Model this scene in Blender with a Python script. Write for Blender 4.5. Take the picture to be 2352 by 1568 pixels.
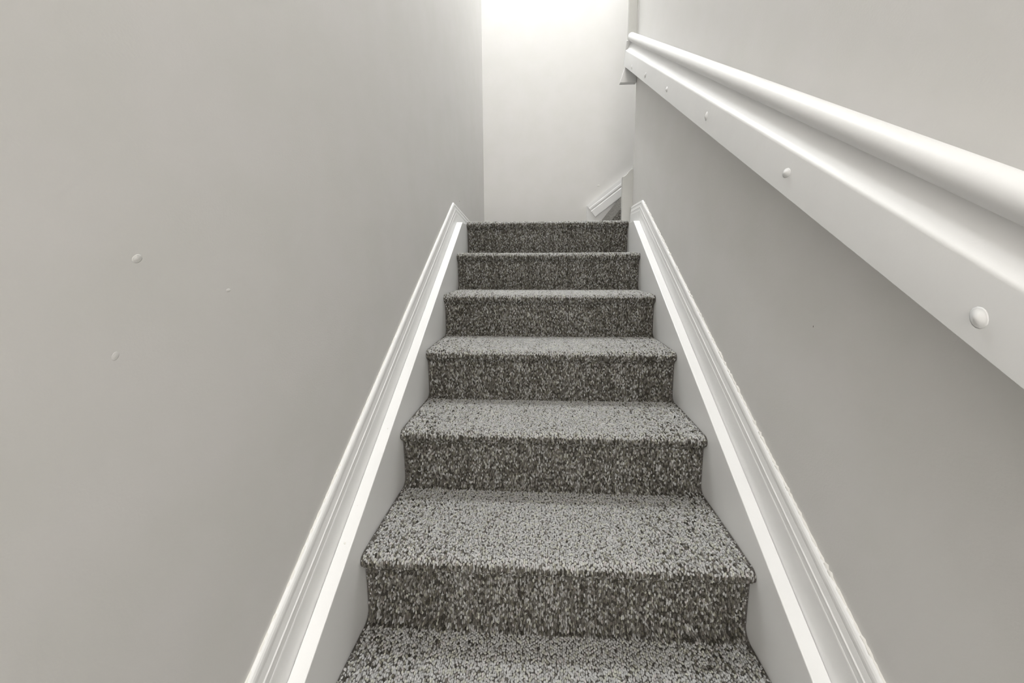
import bpy, bmesh, math, random
import numpy as np
from mathutils import Matrix, Vector

for o in list(bpy.data.objects):
    bpy.data.objects.remove(o, do_unlink=True)
scene = bpy.context.scene
COL = scene.collection

# ------------------------------------------------------------------ measures
D = 0.28             # run of a step
RISE = 0.1908        # rise of a step
W = 0.9487           # clear width between the stringers
NSTEP = 8
Z0 = NSTEP * RISE    # the landing is Z0 above the hall floor; builders work with landing = 0
OV = 0.027           # nosing overhang
XL = -0.05           # left wall face
XR = W + 0.05        # right wall face
YB = 1.023           # back wall face
YE = 0.134           # far end of the right wall
H = 3.90             # ceiling above the landing
YS = -4.2            # hall end behind the camera

# ------------------------------------------------------------------ camera
F, PITCH, YAW, ROLL = 852.27, -0.1119, 0.0532, -0.0033
fw = Vector((-math.sin(YAW), math.cos(YAW), 0)); ri = Vector((math.cos(YAW), math.sin(YAW), 0)); up = Vector((0, 0, 1))
f2 = fw * math.cos(PITCH) + up * math.sin(PITCH); u2 = up * math.cos(PITCH) - fw * math.sin(PITCH)
r3 = ri * math.cos(ROLL) + u2 * math.sin(ROLL); u3 = u2 * math.cos(ROLL) - ri * math.sin(ROLL)
cam = bpy.data.cameras.new('camera')
cam.sensor_fit = 'HORIZONTAL'; cam.sensor_width = 36.0
cam.lens = F / 2352 * 36
cam.shift_x = -23.15 / 2352; cam.shift_y = -89.25 / 2352
cam.clip_start = 0.02
co = bpy.data.objects.new('camera', cam); COL.objects.link(co)
m = Matrix.Identity(4)
for i in range(3):
    m[i][0] = r3[i]; m[i][1] = u3[i]; m[i][2] = -f2[i]
m[0][3], m[1][3], m[2][3] = 0.446, -2.2161, -0.2173 + Z0
co.matrix_world = m
scene.camera = co

# ------------------------------------------------------------------ world + exposure
world = bpy.data.worlds.new('world'); scene.world = world
world.use_nodes = True
bg = world.node_tree.nodes['Background']
bg.inputs[0].default_value = (1.0, 0.965, 0.915, 1); bg.inputs[1].default_value = 3.6
scene.view_settings.view_transform = 'Standard'
scene.view_settings.look = 'None'
scene.view_settings.gamma = 1.0
scene.view_settings.use_curve_mapping = False
scene.view_settings.exposure = 0.22
LAMP_POS = ((0.36, 0.38, 1.1, 285.0),)   # x, y, relative size, strength
LAMP_COLOR = (0.96, 0.985, 1.0)

# ------------------------------------------------------------------ materials
def mat(name, color, rough=0.6, noise=None, bump=None, attr=None, spec=0.5):
    m = bpy.data.materials.new(name); m.use_nodes = True
    nt = m.node_tree; b = nt.nodes['Principled BSDF']
    b.inputs['Roughness'].default_value = rough
    b.inputs['Specular IOR Level'].default_value = spec
    b.inputs['Base Color'].default_value = (*color, 1)
    geo = nt.nodes.new('ShaderNodeNewGeometry')
    src = None
    if noise:
        n = nt.nodes.new('ShaderNodeTexNoise'); n.inputs['Scale'].default_value = noise[0]; n.inputs['Detail'].default_value = 3
        nt.links.new(geo.outputs['Position'], n.inputs['Vector'])
        r = nt.nodes.new('ShaderNodeValToRGB')
        r.color_ramp.elements[0].position = 0.35; r.color_ramp.elements[1].position = 0.65
        r.color_ramp.elements[0].color = (*noise[1], 1); r.color_ramp.elements[1].color = (*noise[2], 1)
        nt.links.new(n.outputs['Fac'], r.inputs['Fac']); src = r.outputs['Color']
    if attr:
        a = nt.nodes.new('ShaderNodeAttribute'); a.attribute_name = attr
        mx = nt.nodes.new('ShaderNodeMix'); mx.data_type = 'RGBA'; mx.blend_type = 'MULTIPLY'; mx.inputs['Factor'].default_value = 1
        nt.links.new(a.outputs['Color'], mx.inputs['A'])
        if src: nt.links.new(src, mx.inputs['B'])
        else: mx.inputs['B'].default_value = (1, 1, 1, 1)
        src = mx.outputs['Result']
    if src: nt.links.new(src, b.inputs['Base Color'])
    if bump:
        n = nt.nodes.new('ShaderNodeTexNoise'); n.inputs['Scale'].default_value = bump[0]; n.inputs['Detail'].default_value = 4
        nt.links.new(geo.outputs['Position'], n.inputs['Vector'])
        bp = nt.nodes.new('ShaderNodeBump'); bp.inputs['Strength'].default_value = bump[1]; bp.inputs['Distance'].default_value = bump[2]
        nt.links.new(n.outputs['Fac'], bp.inputs['Height']); nt.links.new(bp.outputs['Normal'], b.inputs['Normal'])
    return m

M_WALL = mat('wall_paint', (.70, .690, .672), .55, (7, (.690, .682, .660), (.710, .698, .684)), (260, .12, .002), spec=.35)
M_WHITE = mat('white_gloss_paint', (.79, .79, .785), .48, (5, (.775, .775, .77), (.805, .805, .80)), (90, .10, .002))
M_STRING = mat('stringer_paint', (.865, .865, .86), .40, (6, (.855, .855, .85), (.875, .875, .87)), (120, .10, .002))
M_POST = mat('grey_trim_paint', (.58, .58, .555), .5, (9, (.565, .565, .54), (.60, .60, .575)), (150, .1, .002))
M_CAULK = mat('caulk_paint', (.80, .79, .75), .6, None, (400, .3, .002))
M_CHIP = mat('chip_mark', (.16, .14, .12), .8)
M_CEIL = mat('ceiling_paint', (.82, .81, .79), .8, None, (180, .2, .002))
M_BACK = mat('carpet_backing', (.09, .085, .078), 1.0, (300, (.06, .056, .052), (.13, .12, .11)), spec=.0)
M_PILE = mat('carpet_yarn', (.2, .2, .19), 1.0, (900, (.72, .72, .72), (1, 1, 1)), None, 'yarn', spec=.0)
M_CARPET = mat('carpet_far', (.2, .19, .17), 1.0, (150, (.05, .047, .042), (.30, .29, .27)), (150, 1, .006), spec=.0)
M_LAMP_METAL = mat('lamp_metal', (.75, .74, .72), .35)
def lamp_glass(strength):
    g = bpy.data.materials.new('lamp_glass'); g.use_nodes = True
    b = g.node_tree.nodes['Principled BSDF']
    b.inputs['Base Color'].default_value = (.9, .9, .9, 1)
    b.inputs['Emission Color'].default_value = (*LAMP_COLOR, 1); b.inputs['Emission Strength'].default_value = strength
    return g

# ------------------------------------------------------------------ mesh helpers (landing level = 0)
def obj(name, verts, faces, material, parent=None, smooth=False, kind=None):
    me = bpy.data.meshes.new(name)
    me.from_pydata([(v[0], v[1], v[2] + Z0) for v in verts], [], faces)
    b = bmesh.new(); b.from_mesh(me); bmesh.ops.recalc_face_normals(b, faces=b.faces); b.to_mesh(me); b.free()
    me.materials.append(material)
    o = bpy.data.objects.new(name, me); COL.objects.link(o)
    if smooth:
        for p in me.polygons: p.use_smooth = True
    if parent: o.parent = parent
    if kind: o['kind'] = kind
    return o

def tag(o, label, cat=None, kind=None, group=None):
    o['label'] = label
    if cat: o['category'] = cat
    if kind: o['kind'] = kind
    if group: o['group'] = group
    return o

def empty(name, loc):
    o = bpy.data.objects.new(name, None); COL.objects.link(o)
    o.location = (loc[0], loc[1], loc[2] + Z0); o.empty_display_size = .1
    bpy.context.view_layer.update()
    return o

def adopt(child, root):                    # parent without moving
    child.parent = root
    child.location = child.location - root.location
    return child

def box(x0, x1, y0, y1, z0, z1):
    v = [(x, y, z) for x in (x0, x1) for y in (y0, y1) for z in (z0, z1)]
    f = [(0, 1, 3, 2), (4, 6, 7, 5), (0, 4, 5, 1), (2, 3, 7, 6), (0, 2, 6, 4), (1, 5, 7, 3)]
    return v, f

def prism(poly, axis, a0, a1):
    """poly of 2D points extruded: axis 'x' -> poly is (y,z); axis 'y' -> poly is (x,z)"""
    n = len(poly)
    P = (lambda p, a: (a, p[0], p[1])) if axis == 'x' else (lambda p, a: (p[0], a, p[1]))
    v = [P(p, a0) for p in poly] + [P(p, a1) for p in poly]
    f = [tuple(range(n)), tuple(range(n, 2 * n))] + [(i, (i + 1) % n, n + (i + 1) % n, n + i) for i in range(n)]
    return v, f

def bevel(o, w, seg=2):
    md = o.modifiers.new('bevel', 'BEVEL'); md.width = w; md.segments = seg; md.limit_method = 'ANGLE'; md.angle_limit = math.radians(40)
    return o

def sweep_seg(path, i, profile, place, sub=1, jitter=None):
    """segment i of a mitred moulding: path of 2D points in the wall plane, profile of (u up, v out)."""
    def nrm(k):
        a, b = np.array(path[k]), np.array(path[k + 1]); d = b - a; d = d / np.linalg.norm(d)
        return np.array([-d[1], d[0]]) * (1 if d[0] > 0 else -1)
    def off(k):
        if k == 0: return nrm(0)
        if k == len(path) - 1: return nrm(k - 1)
        n = nrm(k - 1) + nrm(k); n = n / np.linalg.norm(n)
        return n / n.dot(nrm(k))
    a, b = np.array(path[i]), np.array(path[i + 1]); oa, ob = off(i), off(i + 1)
    v = []; f = []; n = len(profile)
    for s in range(sub + 1):
        t = s / sub
        for (u, w) in profile:
            p = (a + oa * u) * (1 - t) + (b + ob * u) * t
            v.append(place(p[0], p[1], w))
    for s in range(sub):
        for j in range(n):
            k = (j + 1) % n
            f.append((s * n + j, s * n + k, (s + 1) * n + k, (s + 1) * n + j))
    f.append(tuple(range(n))); f.append(tuple(range(sub * n, sub * n + n)))
    return v, f

# ------------------------------------------------------------------ the shell
T = .12
def struct(name, vf, material, label, cat):
    o = obj(name, *vf, material); tag(o, label, cat, 'structure'); return o
wl = struct('wall_left', box(XL - T, XL, YS, YB + T, -Z0, H), M_WALL, 'long greige painted wall on the left of the stairs', 'wall')
wr = struct('wall_right', box(XR, XR + T, YS, YE, -Z0, H), M_WALL, 'greige painted wall carrying the white handrail', 'wall')
wb = struct('wall_back', box(XL, 3.4, YB, YB + T, -.3, H), M_WALL, 'bright greige wall facing the camera at the landing', 'wall')
wi = struct('wall_inner', box(XR + T, 3.4, YE - T, YE, -.3, H), M_WALL, 'greige wall beside the second flight, hidden behind the right wall', 'wall')
we = struct('wall_end', box(3.4, 3.4 + T, YE - T, YB + T, -.3, H), M_WALL, 'greige wall closing the second flight far to the right', 'wall')
ce = struct('ceiling', box(XL - T, 3.4 + T, YS, YB + T, H, H + .1), M_CEIL, 'white ceiling above the stairwell', 'ceiling')
fl = struct('floor', box(XL, XR, YS, -NSTEP * D + D + OV + .05, -Z0 - .1, -Z0), M_CARPET, 'grey carpeted hall floor at the foot of the stairs', 'floor')

# small blemishes in the paint
def blob(name, c, axes, r, material, parent, label=None, squash=(1, 1), soft=False):
    """flattened dome lying on a wall; axes = (e1, e2, normal)"""
    e1, e2, nn = [np.array(a, float) for a in axes]; c = np.array(c, float)
    v = []; f = []; K = 16; rings = 7
    for i in range(rings):
        th = math.pi / 2 * i / rings
        for k in range(K):
            a = 2 * math.pi * k / K; w = 1 + .16 * math.sin(2 * a + c[1] * 7)
            rr = (1 - i / rings) * 1.35 if soft else math.cos(th)
            hh = (1 - (i / rings - 1) ** 2) ** 2 if soft else math.sin(th)
            v.append(tuple(c + e1 * r * squash[0] * w * rr * math.cos(a) + e2 * r * w * rr * math.sin(a) + nn * r * squash[1] * hh))
    v.append(tuple(c + nn * r * squash[1]))
    for i in range(rings - 1):
        for k in range(K): f.append((i * K + k, i * K + (k + 1) % K, (i + 1) * K + (k + 1) % K, (i + 1) * K + k))
    for k in range(K): f.append(((rings - 1) * K + k, (rings - 1) * K + (k + 1) % K, len(v) - 1))
    f.append(tuple(range(K)))
    o = obj(name, v, f, material, parent, True)
    return o
AL = ((0, 1, 0), (0, 0, 1), (1, 0, 0)); AR = ((0, 1, 0), (0, 0, 1), (-1, 0, 0))
blob('paint_bump', (XL, -1.783, -.213), AL, .0040, M_WALL, wl, squash=(1.1, .19), soft=True)
blob('paint_bump', (XL, -1.655, -.262), AL, .0024, M_WALL, wl, squash=(1.2, .22), soft=True)
blob('paint_bump', (XL, -1.819, -.326), AL, .0034, M_WALL, wl, squash=(.9, .11), soft=True)
blob('paint_chip', (XL, .052, .141), AL, .004, M_CHIP, wl, squash=(.6, .1))
blob('paint_chip', (XL, .372, .772), AL, .006, M_CAULK, wl, squash=(.4, .2))
blob('paint_chip', (XR, -1.44, -.352), AR, .0022, M_CHIP, wr, squash=(.35, .2))
blob('paint_bump', (.92, YB, .41), ((1, 0, 0), (0, 0, 1), (0, -1, 0)), .006, M_CAULK, wb, squash=(1.6, .4))

# ------------------------------------------------------------------ stringers and mouldings along both walls
def arc(cu, cv, r, a0, a1, n):
    return [(cu + r * math.cos(math.radians(a0 + (a1 - a0) * i / n)), cv + r * math.sin(math.radians(a0 + (a1 - a0) * i / n))) for i in range(n + 1)]

def moulding_profile(h):
    # (u, v): flat lower face, shallow step, bead and a thin lip at the top
    return [(-.045, 0), (-.045, .0155), (.44 * h, .0152), (.47 * h, .0146), (.475 * h, .0140), (.61 * h, .0133), (.625 * h, .0143), (.645 * h, .0143), (.66 * h, .0125),
            (.79 * h, .0104), (.82 * h, .0096), (.84 * h, .0108), (.90 * h, .0106), (.95 * h, .0094), (.985 * h, .0072), (h, .005), (h, 0)]

YLOW = -2.36
def side_trim(idx, x_in, sgn, xw, strip, outer, apex, ret, label):
    """strip, outer: (slope, z at y=0) of the stringer top and the moulding's top edge."""
    ms, cs = strip; mo, c0 = outer
    y_end = -cs / ms                                   # stringer top reaches the landing
    zb = -Z0
    poly = [(YLOW, zb), (YLOW, max(zb, ms * YLOW + cs)), (y_end, 0.0), (.12, 0.0), (.12, -.40), (YLOW + .7, zb)]
    o = obj('trim_%d' % idx, *prism(poly, 'x', x_in, x_in + sgn * .034), M_STRING)
    tag(o, label, 'trim', 'structure'); bevel(o, .0022)
    place = lambda y, z, v: (xw - sgn * v, y, z)
    hl = (c0 - cs) / math.sqrt(1 + ((ms + mo) / 2) ** 2)
    prof = moulding_profile(hl + .004)
    # path is the lower edge of the moulding: shift the outer line down along its normal
    d = np.array([1, mo]) / math.hypot(1, mo); nn = np.array([-d[1], d[0]])
    d2 = np.array([ret[0] - apex[0], ret[1] - apex[1]]); d2 = d2 / np.linalg.norm(d2); n2 = np.array([-d2[1], d2[0]])
    hh = hl + .004
    p0 = np.array([YLOW, mo * YLOW + c0]) - nn * hh
    nm = nn + n2; nm = nm / np.linalg.norm(nm); nm = nm / nm.dot(nn)
    p1 = np.array(apex) - nm * hh
    p2 = np.array(ret) - n2 * hh
    path = [tuple(p0), tuple(p1), tuple(p2)]
    a = obj('moulding', *sweep_seg(path, 0, prof, place), M_STRING, o)
    b = obj('baseboard', *sweep_seg(path, 1, prof, place), M_STRING, o)
    for q in (a, b): bevel(q, .0008, 1)
    # painted-over caulk bead along the moulding's top edge, lumpy where it has been patched
    rng = random.Random(idx)
    N = 420; v = []; f = []
    for i in range(N + 1):
        t = i / N; y = apex[0] - .03 + (YLOW - apex[0] + .03) * t; z = mo * y + c0
        rough = .0010 + (.0022 if sgn > 0 and (math.sin(t * 47) + math.sin(t * 113)) > -.3 else .0008) * rng.random() ** 2
        for k in range(5):
            a_ = math.pi * k / 4
            u = -.003 + rough * 1.5 * (1 - math.cos(a_)); w = .0045 * math.sin(a_) * (.8 + .5 * rng.random()) + (.004 if k == 0 else 0)
            p = np.array([y, z]) + nn * u
            v.append(place(p[0], p[1], w))
    for i in range(N):
        for k in range(4): f.append((i * 5 + k, i * 5 + k + 1, (i + 1) * 5 + k + 1, (i + 1) * 5 + k))
    obj('caulk_bead', v, f, M_CAULK, o, True)
    return o

tl = side_trim(1, 0.0, -1, XL, (.668, .075), (.656, .1905), (-.13, .106), (.60, .022), 'white stringer and moulding climbing along the left wall')
tr = side_trim(2, W, 1, XR, (.672, .072), (.645, .181), (-.108, .111), (.13, .111), 'white stringer and moulding climbing along the right wall under the handrail')
# scuffs on the left stringer's top and moulding
for (y, dx, r) in ((-1.18, -.012, .0022), (-1.43, -.018, .0025), (-1.36, -.02, .0012)):
    blob('paint_chip', (dx, y, .668 * y + .075 + .0003), ((1, 0, 0), (0, .83, .556), (0, -.556, .83)), r, M_CAULK, tl, squash=(1, .35))
for y in (-1.43, -1.17, -1.0):
    blob('paint_chip', (XL + .0088, y, .656 * y + .1895 - .012), ((0, .83, .556), (0, -.556, .83), (1, 0, 0)), .0022, M_CHIP, tl, squash=(2.2, .3))

# ------------------------------------------------------------------ carpeted staircase
rngn = np.random.default_rng(7)
def carpet_profile(n):
    """tread and riser of step n as dense 2D polylines (y,z)"""
    y0, z0 = -n * D, -n * RISE
    zt = z0 + .012; r = .017; rf = .026
    tread = []
    yb = y0 + D + OV - rf if n > 0 else y0 + .16
    yf = y0 + r + .002
    for i in range(61):
        t = i / 60; y = yb + (yf - yb) * t
        tread.append((y, zt + .0015 * math.sin(t * math.pi)))
    cy, cz = y0 + r, zt - r
    for i in range(1, 9):
        a = math.radians(90 + 70 * i / 8); tread.append((cy + r * math.cos(a), cz + r * math.sin(a)))
    riser = [tread[-1]]
    for i in range(1, 9):
        a = math.radians(160 + 75 * i / 8); riser.append((cy + r * math.cos(a), cz + r * math.sin(a)))
    ly, lz = riser[-1]
    yr = y0 + OV; zn = z0 - RISE + .012
    if n == NSTEP - 1: zn = -Z0
    for i in range(1, 9):
        t = i / 8; riser.append((ly + (yr - .003 - ly) * (1 - (1 - t) ** 2), lz - .022 * t))
    ly, lz = riser[-1]
    for i in range(1, 31):
        t = i / 30; riser.append((ly + (yr - ly) * math.sin(t * math.pi / 2), lz + (zn + rf - lz) * t))
    cy, cz = yr - rf, zn + rf
    for i in range(1, 9):
        a = math.radians(-90 * i / 8); riser.append((cy + rf * math.cos(a), cz + rf * math.sin(a)))
    return tread, riser

# unit yarn loop: elongated dome, 13 verts / 18 faces
K = 6
tv = []
for k in range(K):
    a = 2 * math.pi * k / K; tv.append((math.cos(a), math.sin(a), -.25))
for k in range(K):
    a = 2 * math.pi * (k + .5) / K; tv.append((.8 * math.cos(a), .8 * math.sin(a), .62))
tv.append((0, 0, 1.0)); TV = np.array(tv)
tf = []
for k in range(K):
    k1 = (k + 1) % K
    tf += [(k, k1, K + k), (k1, K + k1, K + k), (K + k, K + k1, 2 * K)]
TF = np.array(tf)

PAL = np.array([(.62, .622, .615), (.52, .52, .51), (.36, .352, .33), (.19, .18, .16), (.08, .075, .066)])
def pile(name, poly, parent, n, is_tread):
    P = np.array(poly); seg = np.linalg.norm(np.diff(P, axis=0), axis=1); s = np.concatenate([[0], np.cumsum(seg)])
    ds, dx = .0068, .0049
    rows = np.arange(ds * .3, s[-1], ds); nc = int(W / dx)
    cols = (np.arange(nc) + .5) * (W / nc)
    S, X = np.meshgrid(rows, cols, indexing='ij')
    S = S + (np.arange(nc) % 2)[None, :] * ds * .5
    S = np.clip(S + rngn.normal(0, .0012, S.shape), 0, s[-1]).ravel(); X = (X + rngn.normal(0, .0009, X.shape)).ravel()
    y = np.interp(S, s, P[:, 0]); z = np.interp(S, s, P[:, 1])
    e = .003
    ty = np.interp(S + e, s, P[:, 0]) - np.interp(S - e, s, P[:, 0]); tz = np.interp(S + e, s, P[:, 1]) - np.interp(S - e, s, P[:, 1])
    L = np.hypot(ty, tz); ty /= L; tz /= L
    ny, nz = tz, -ty
    N = len(S)
    edge = np.clip(1 - np.minimum(X, W - X) / .03, 0, 1) ** 2 * .004
    y = y - ny * edge; z = z - nz * edge
    X = np.clip(X, .003, W - .003)
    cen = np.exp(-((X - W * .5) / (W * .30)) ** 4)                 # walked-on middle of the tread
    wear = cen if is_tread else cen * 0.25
    a = (.0030 if is_tread else .0027) * rngn.uniform(.75, 1.2, N); b = (.0045 if is_tread else .0060) * rngn.uniform(.7, 1.25, N)
    h = .0042 * rngn.uniform(.55, 1.25, N) * (1 - .35 * wear)
    rot = rngn.normal(0, .45 if is_tread else .2, N); c_, s_ = np.cos(rot), np.sin(rot)
    lean = rngn.normal(0, .25, N)
    lx = TV[:, 0][None, :] * a[:, None]; lt = TV[:, 1][None, :] * b[:, None]; lh = TV[:, 2][None, :] * h[:, None]
    lt2 = lt + lh * lean[:, None]
    vx = lx * c_[:, None] - lt2 * s_[:, None]; vt = lx * s_[:, None] + lt2 * c_[:, None]
    V = np.empty((N, 13, 3))
    V[..., 0] = np.clip(X[:, None] + vx, .0006, W - .0006)
    V[..., 1] = y[:, None] + vt * ty[:, None] + lh * ny[:, None]
    V[..., 2] = z[:, None] + vt * tz[:, None] + lh * nz[:, None] + Z0
    # yarn: two-ply mix of light grey and charcoal, running in streaks along the length of the carpet
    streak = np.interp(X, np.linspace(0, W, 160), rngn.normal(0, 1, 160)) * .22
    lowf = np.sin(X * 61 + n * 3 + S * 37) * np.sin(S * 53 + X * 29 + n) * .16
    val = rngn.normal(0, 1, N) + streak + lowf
    base = np.array([.0, .6, 1.2, 1.8]) if is_tread else np.array([-1.8, -1.15, -.45, .65])  # paler treads, darker risers: overhead light put into the yarn colour
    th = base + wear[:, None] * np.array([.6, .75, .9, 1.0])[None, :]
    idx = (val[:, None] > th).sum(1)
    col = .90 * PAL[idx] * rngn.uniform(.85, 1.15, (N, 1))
    tint = rngn.uniform(0, 1, N)
    col[:, 2] *= 1 - .10 * (tint > .8); col[:, 0] *= 1 + .06 * (tint < .06)
    C = np.ones((N, 13, 4)); C[..., :3] = col[:, None, :]
    C[:, :K, :3] *= .5                                              # shade between the loops painted in as darker yarn roots
    Fc = (TF[None, :, :] + (np.arange(N) * 13)[:, None, None]).reshape(-1, 3)
    me = bpy.data.meshes.new(name)
    me.vertices.add(N * 13); me.vertices.foreach_set('co', V.reshape(-1))
    nf = len(Fc); me.loops.add(nf * 3); me.loops.foreach_set('vertex_index', Fc.reshape(-1).astype(np.int32))
    me.polygons.add(nf); me.polygons.foreach_set('loop_start', (np.arange(nf) * 3).astype(np.int32))
    me.update(calc_edges=True)
    me.polygons.foreach_set('use_smooth', np.ones(nf, dtype=bool))
    at = me.color_attributes.new('yarn', 'FLOAT_COLOR', 'POINT'); at.data.foreach_set('color', C.reshape(-1))
    me.materials.append(M_PILE)
    o = bpy.data.objects.new(name, me); COL.objects.link(o); o.parent = parent; o['kind'] = 'stuff'
    return o

stairs = empty('staircase', (W / 2, -NSTEP * D + D, -Z0))
tag(stairs, 'straight flight of steps wrapped in grey speckled loop carpet', 'stairs')
for n in range(NSTEP):
    tread, riser = carpet_profile(n)
    inset = .003
    pr = tread + riser[1:]
    yb = tread[0][0]
    body = list(pr)
    if n == 0:
        body = [(YB, tread[0][1])] + body
        yb = YB
    low = riser[-1][1] - .004
    body = body + [(body[-1][0], low), (yb, low)]
    st = obj('step', *prism(body, 'x', .0008, W - .0008), M_BACK)
    if n == 0: st.name = 'landing_step'
    adopt(st, stairs)
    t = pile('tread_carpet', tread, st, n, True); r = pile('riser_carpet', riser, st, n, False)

# landing floor beyond the top step
lf = obj('landing_carpet', *box(XL + .017, .861, .17, YB - .017, .0125, .016), M_CARPET); adopt(lf, stairs)

# ------------------------------------------------------------------ handrail on the right wall
rail = empty('handrail', (XR - .03, -1.2, .833 - .64 * 1.2))
tag(rail, 'white moulded wooden handrail with capped screws sloping along the right wall', 'handrail')
RS, RC = .6425, .829          # lower edge of the rail: z = RS*y + RC
RV = .072                     # how far the fascia stands off the wall
placeR = lambda y, z, v: (XR - v, y, z)
rpath = [(-2.75, RS * -2.75 + RC), (.15, RS * .15 + RC)]
fascia = [(0, .0), (0, RV - .002), (.0015, RV), (.074, RV), (.0765, RV - .0004), (.0790, RV - .0016), (.0808, RV - .0036), (.0822, RV - .0062), (.086, RV - .0095),
          (.093, RV - .0145), (.100, RV - .0185), (.107, RV - .0220), (.114, RV - .0245), (.122, RV - .0265), (.130, RV - .028), (.130, 0)]
fo = obj('fascia', *sweep_seg(rpath, 0, fascia, placeR, 24), M_WHITE); adopt(fo, rail)
gc = (.1402, RV - .0250); gr = .0215
grip = [(gc[0] + gr * math.cos(a), gc[1] + gr * math.sin(a)) for a in [math.radians(x) for x in range(0, 360, 12)]]
go = obj('grip', *sweep_seg(rpath, 0, grip, placeR, 24), M_WHITE, None); adopt(go, rail)
for o_ in (fo, go):
    for p in o_.data.polygons: p.use_smooth = len(p.vertices) == 4
    md = o_.modifiers.new('edges', 'EDGE_SPLIT'); md.split_angle = math.radians(38)
dirv = np.array([0, 1, RS]) / math.hypot(1, RS); nrmv = np.array([0, -RS, 1]) / math.hypot(1, RS)
for (y, z) in ((-.064, .816), (-.349, .641), (-.672, .439), (-1.047, .202), (-1.435, -.047), (-1.786, -.281), (-2.13, -.50)):
    b = blob('screw_cap', (XR - RV, y, z), (dirv, nrmv, (-1, 0, 0)), .0080, M_WHITE, None, squash=(1, .62), soft=True); adopt(b, rail)
# bracket block behind the rail's upper end
v, f = prism([(.927, .905), (.902, .82), (.996, .82), (.996, .93)], 'y', .118, .150)
br = bevel(obj('end_bracket', v, f, M_WHITE), .002); adopt(br, rail)
# slim return closing the cut end of the rail
ep = np.array(rpath[1]); dd = dirv[1:]; nn_ = nrmv[1:]
q = [(ep + dd * a + nn_ * b) for a, b in ((-.002, .012), (.010, .012), (.010, .125), (-.002, .125))]
er = bevel(obj('end_return', *prism([tuple(x) for x in q], 'x', XR - RV - .001, XR - .02), M_WHITE), .003, 3); adopt(er, rail)

# ------------------------------------------------------------------ trims at the turn of the stair
# board at the wall's end, its top cut to an ogee
og = [(.934, 0.0), (.934, .287)]
for i in range(13):
    t = i / 12; og.append((.936 + .060 * t, .290 + .045 * t + .006 * math.sin(-2 * math.pi * t) ))
og += [(1.0, .36), (1.02, .42), (1.9, 1.1), (1.9, .75), (1.2, 0.0)]
t3 = obj('trim_3', *prism(og, 'y', YE + .002, YE + .030), M_POST); tag(t3, 'pale board with curved top standing at the end of the right wall', 'trim', 'structure'); bevel(t3, .003)
t4 = obj('trim_4', *box(.946, .9985, YE + .001, YE + .03, .95, H), M_POST); tag(t4, 'narrow grey vertical strip above the upper end of the handrail', 'trim', 'structure'); bevel(t4, .006, 3)

# stringer of the second flight on the back wall
SL = .763
s2 = [(.822, .012), (.822, .236), (2.4, .236 + SL * (2.4 - .822)), (2.4, .236 + SL * (2.4 - .822) - .45), (1.15, .012)]
t5 = obj('trim_5', *prism(s2, 'y', YB - .030, YB), M_WHITE); tag(t5, 'short white stringer of the second flight against the back wall', 'trim', 'structure'); bevel(t5, .002)
pl5 = lambda x, z, v: (x, YB - .030 - v, z)
ang = math.atan(SL); hw = .115
px0 = .822 + hw * math.sin(ang); pz0 = .236 - hw * math.cos(ang) + .004
pm = [(px0 - .0, pz0), (2.3, pz0 + SL * (2.3 - px0))]
obj('moulding', *sweep_seg(pm, 0, [(0, 0), (0, .012), (.055, .011), (.06, .007), (.068, .007), (.072, .010), (.085, .009), (.09, .0065), (.115, .0045), (.115, 0)], pl5), M_WHITE, t5)

# first carpeted steps of the second flight, turning right off the landing
st2 = empty('staircase', (1.2, .5, .012))
tag(st2, 'dark carpeted corner of the second flight rising to the right off the landing', 'stairs')
for k in range(5):                          # narrow ends of winding treads, so the fronts lean well back
    x0 = .862 + .154 * k; z0 = .013 + .192 * k
    poly = [(x0, z0), (x0 + .150, z0 + .189), (x0 + .154, z0 + .192), (x0 + .30, z0 + .192), (x0 + .30, z0)]
    s = bevel(obj('step', *prism(poly, 'y', YE + .032, YB - .0305), M_CARPET), .003, 2); adopt(s, st2)

# ------------------------------------------------------------------ ceiling lamp over the landing (above the frame)
def lathe(name, prof, c, material, seg=32):
    v = []; f = []
    for (r, z) in prof:
        for k in range(seg):
            a = 2 * math.pi * k / seg; v.append((c[0] + r * math.cos(a), c[1] + r * math.sin(a), z))
    for i in range(len(prof) - 1):
        for k in range(seg): f.append((i * seg + k, i * seg + (k + 1) % seg, (i + 1) * seg + (k + 1) % seg, (i + 1) * seg + k))
    f.append(tuple(range(seg))); f.append(tuple(range((len(prof) - 1) * seg, len(prof) * seg)))
    return obj(name, v, f, material, None, True)
for lx, ly, ls, le in LAMP_POS:
    lamp = empty('ceiling_lamp', (lx, ly, H))
    tag(lamp, 'round white glass lamp on the ceiling over the landing', 'lamp')
    adopt(lathe('base', [(.15 * ls, H), (.155 * ls, H - .01), (.15 * ls, H - .03), (.14 * ls, H - .03)], (lx, ly), M_LAMP_METAL), lamp)
    adopt(lathe('shade', [(.138 * ls, H - .03)] + [(.138 * ls * math.cos(a), H - .03 - .085 * ls * math.sin(a)) for a in [math.radians(10 * i) for i in range(1, 9)]] + [(.01, H - .03 - .085 * ls)], (lx, ly), lamp_glass(le)), lamp)
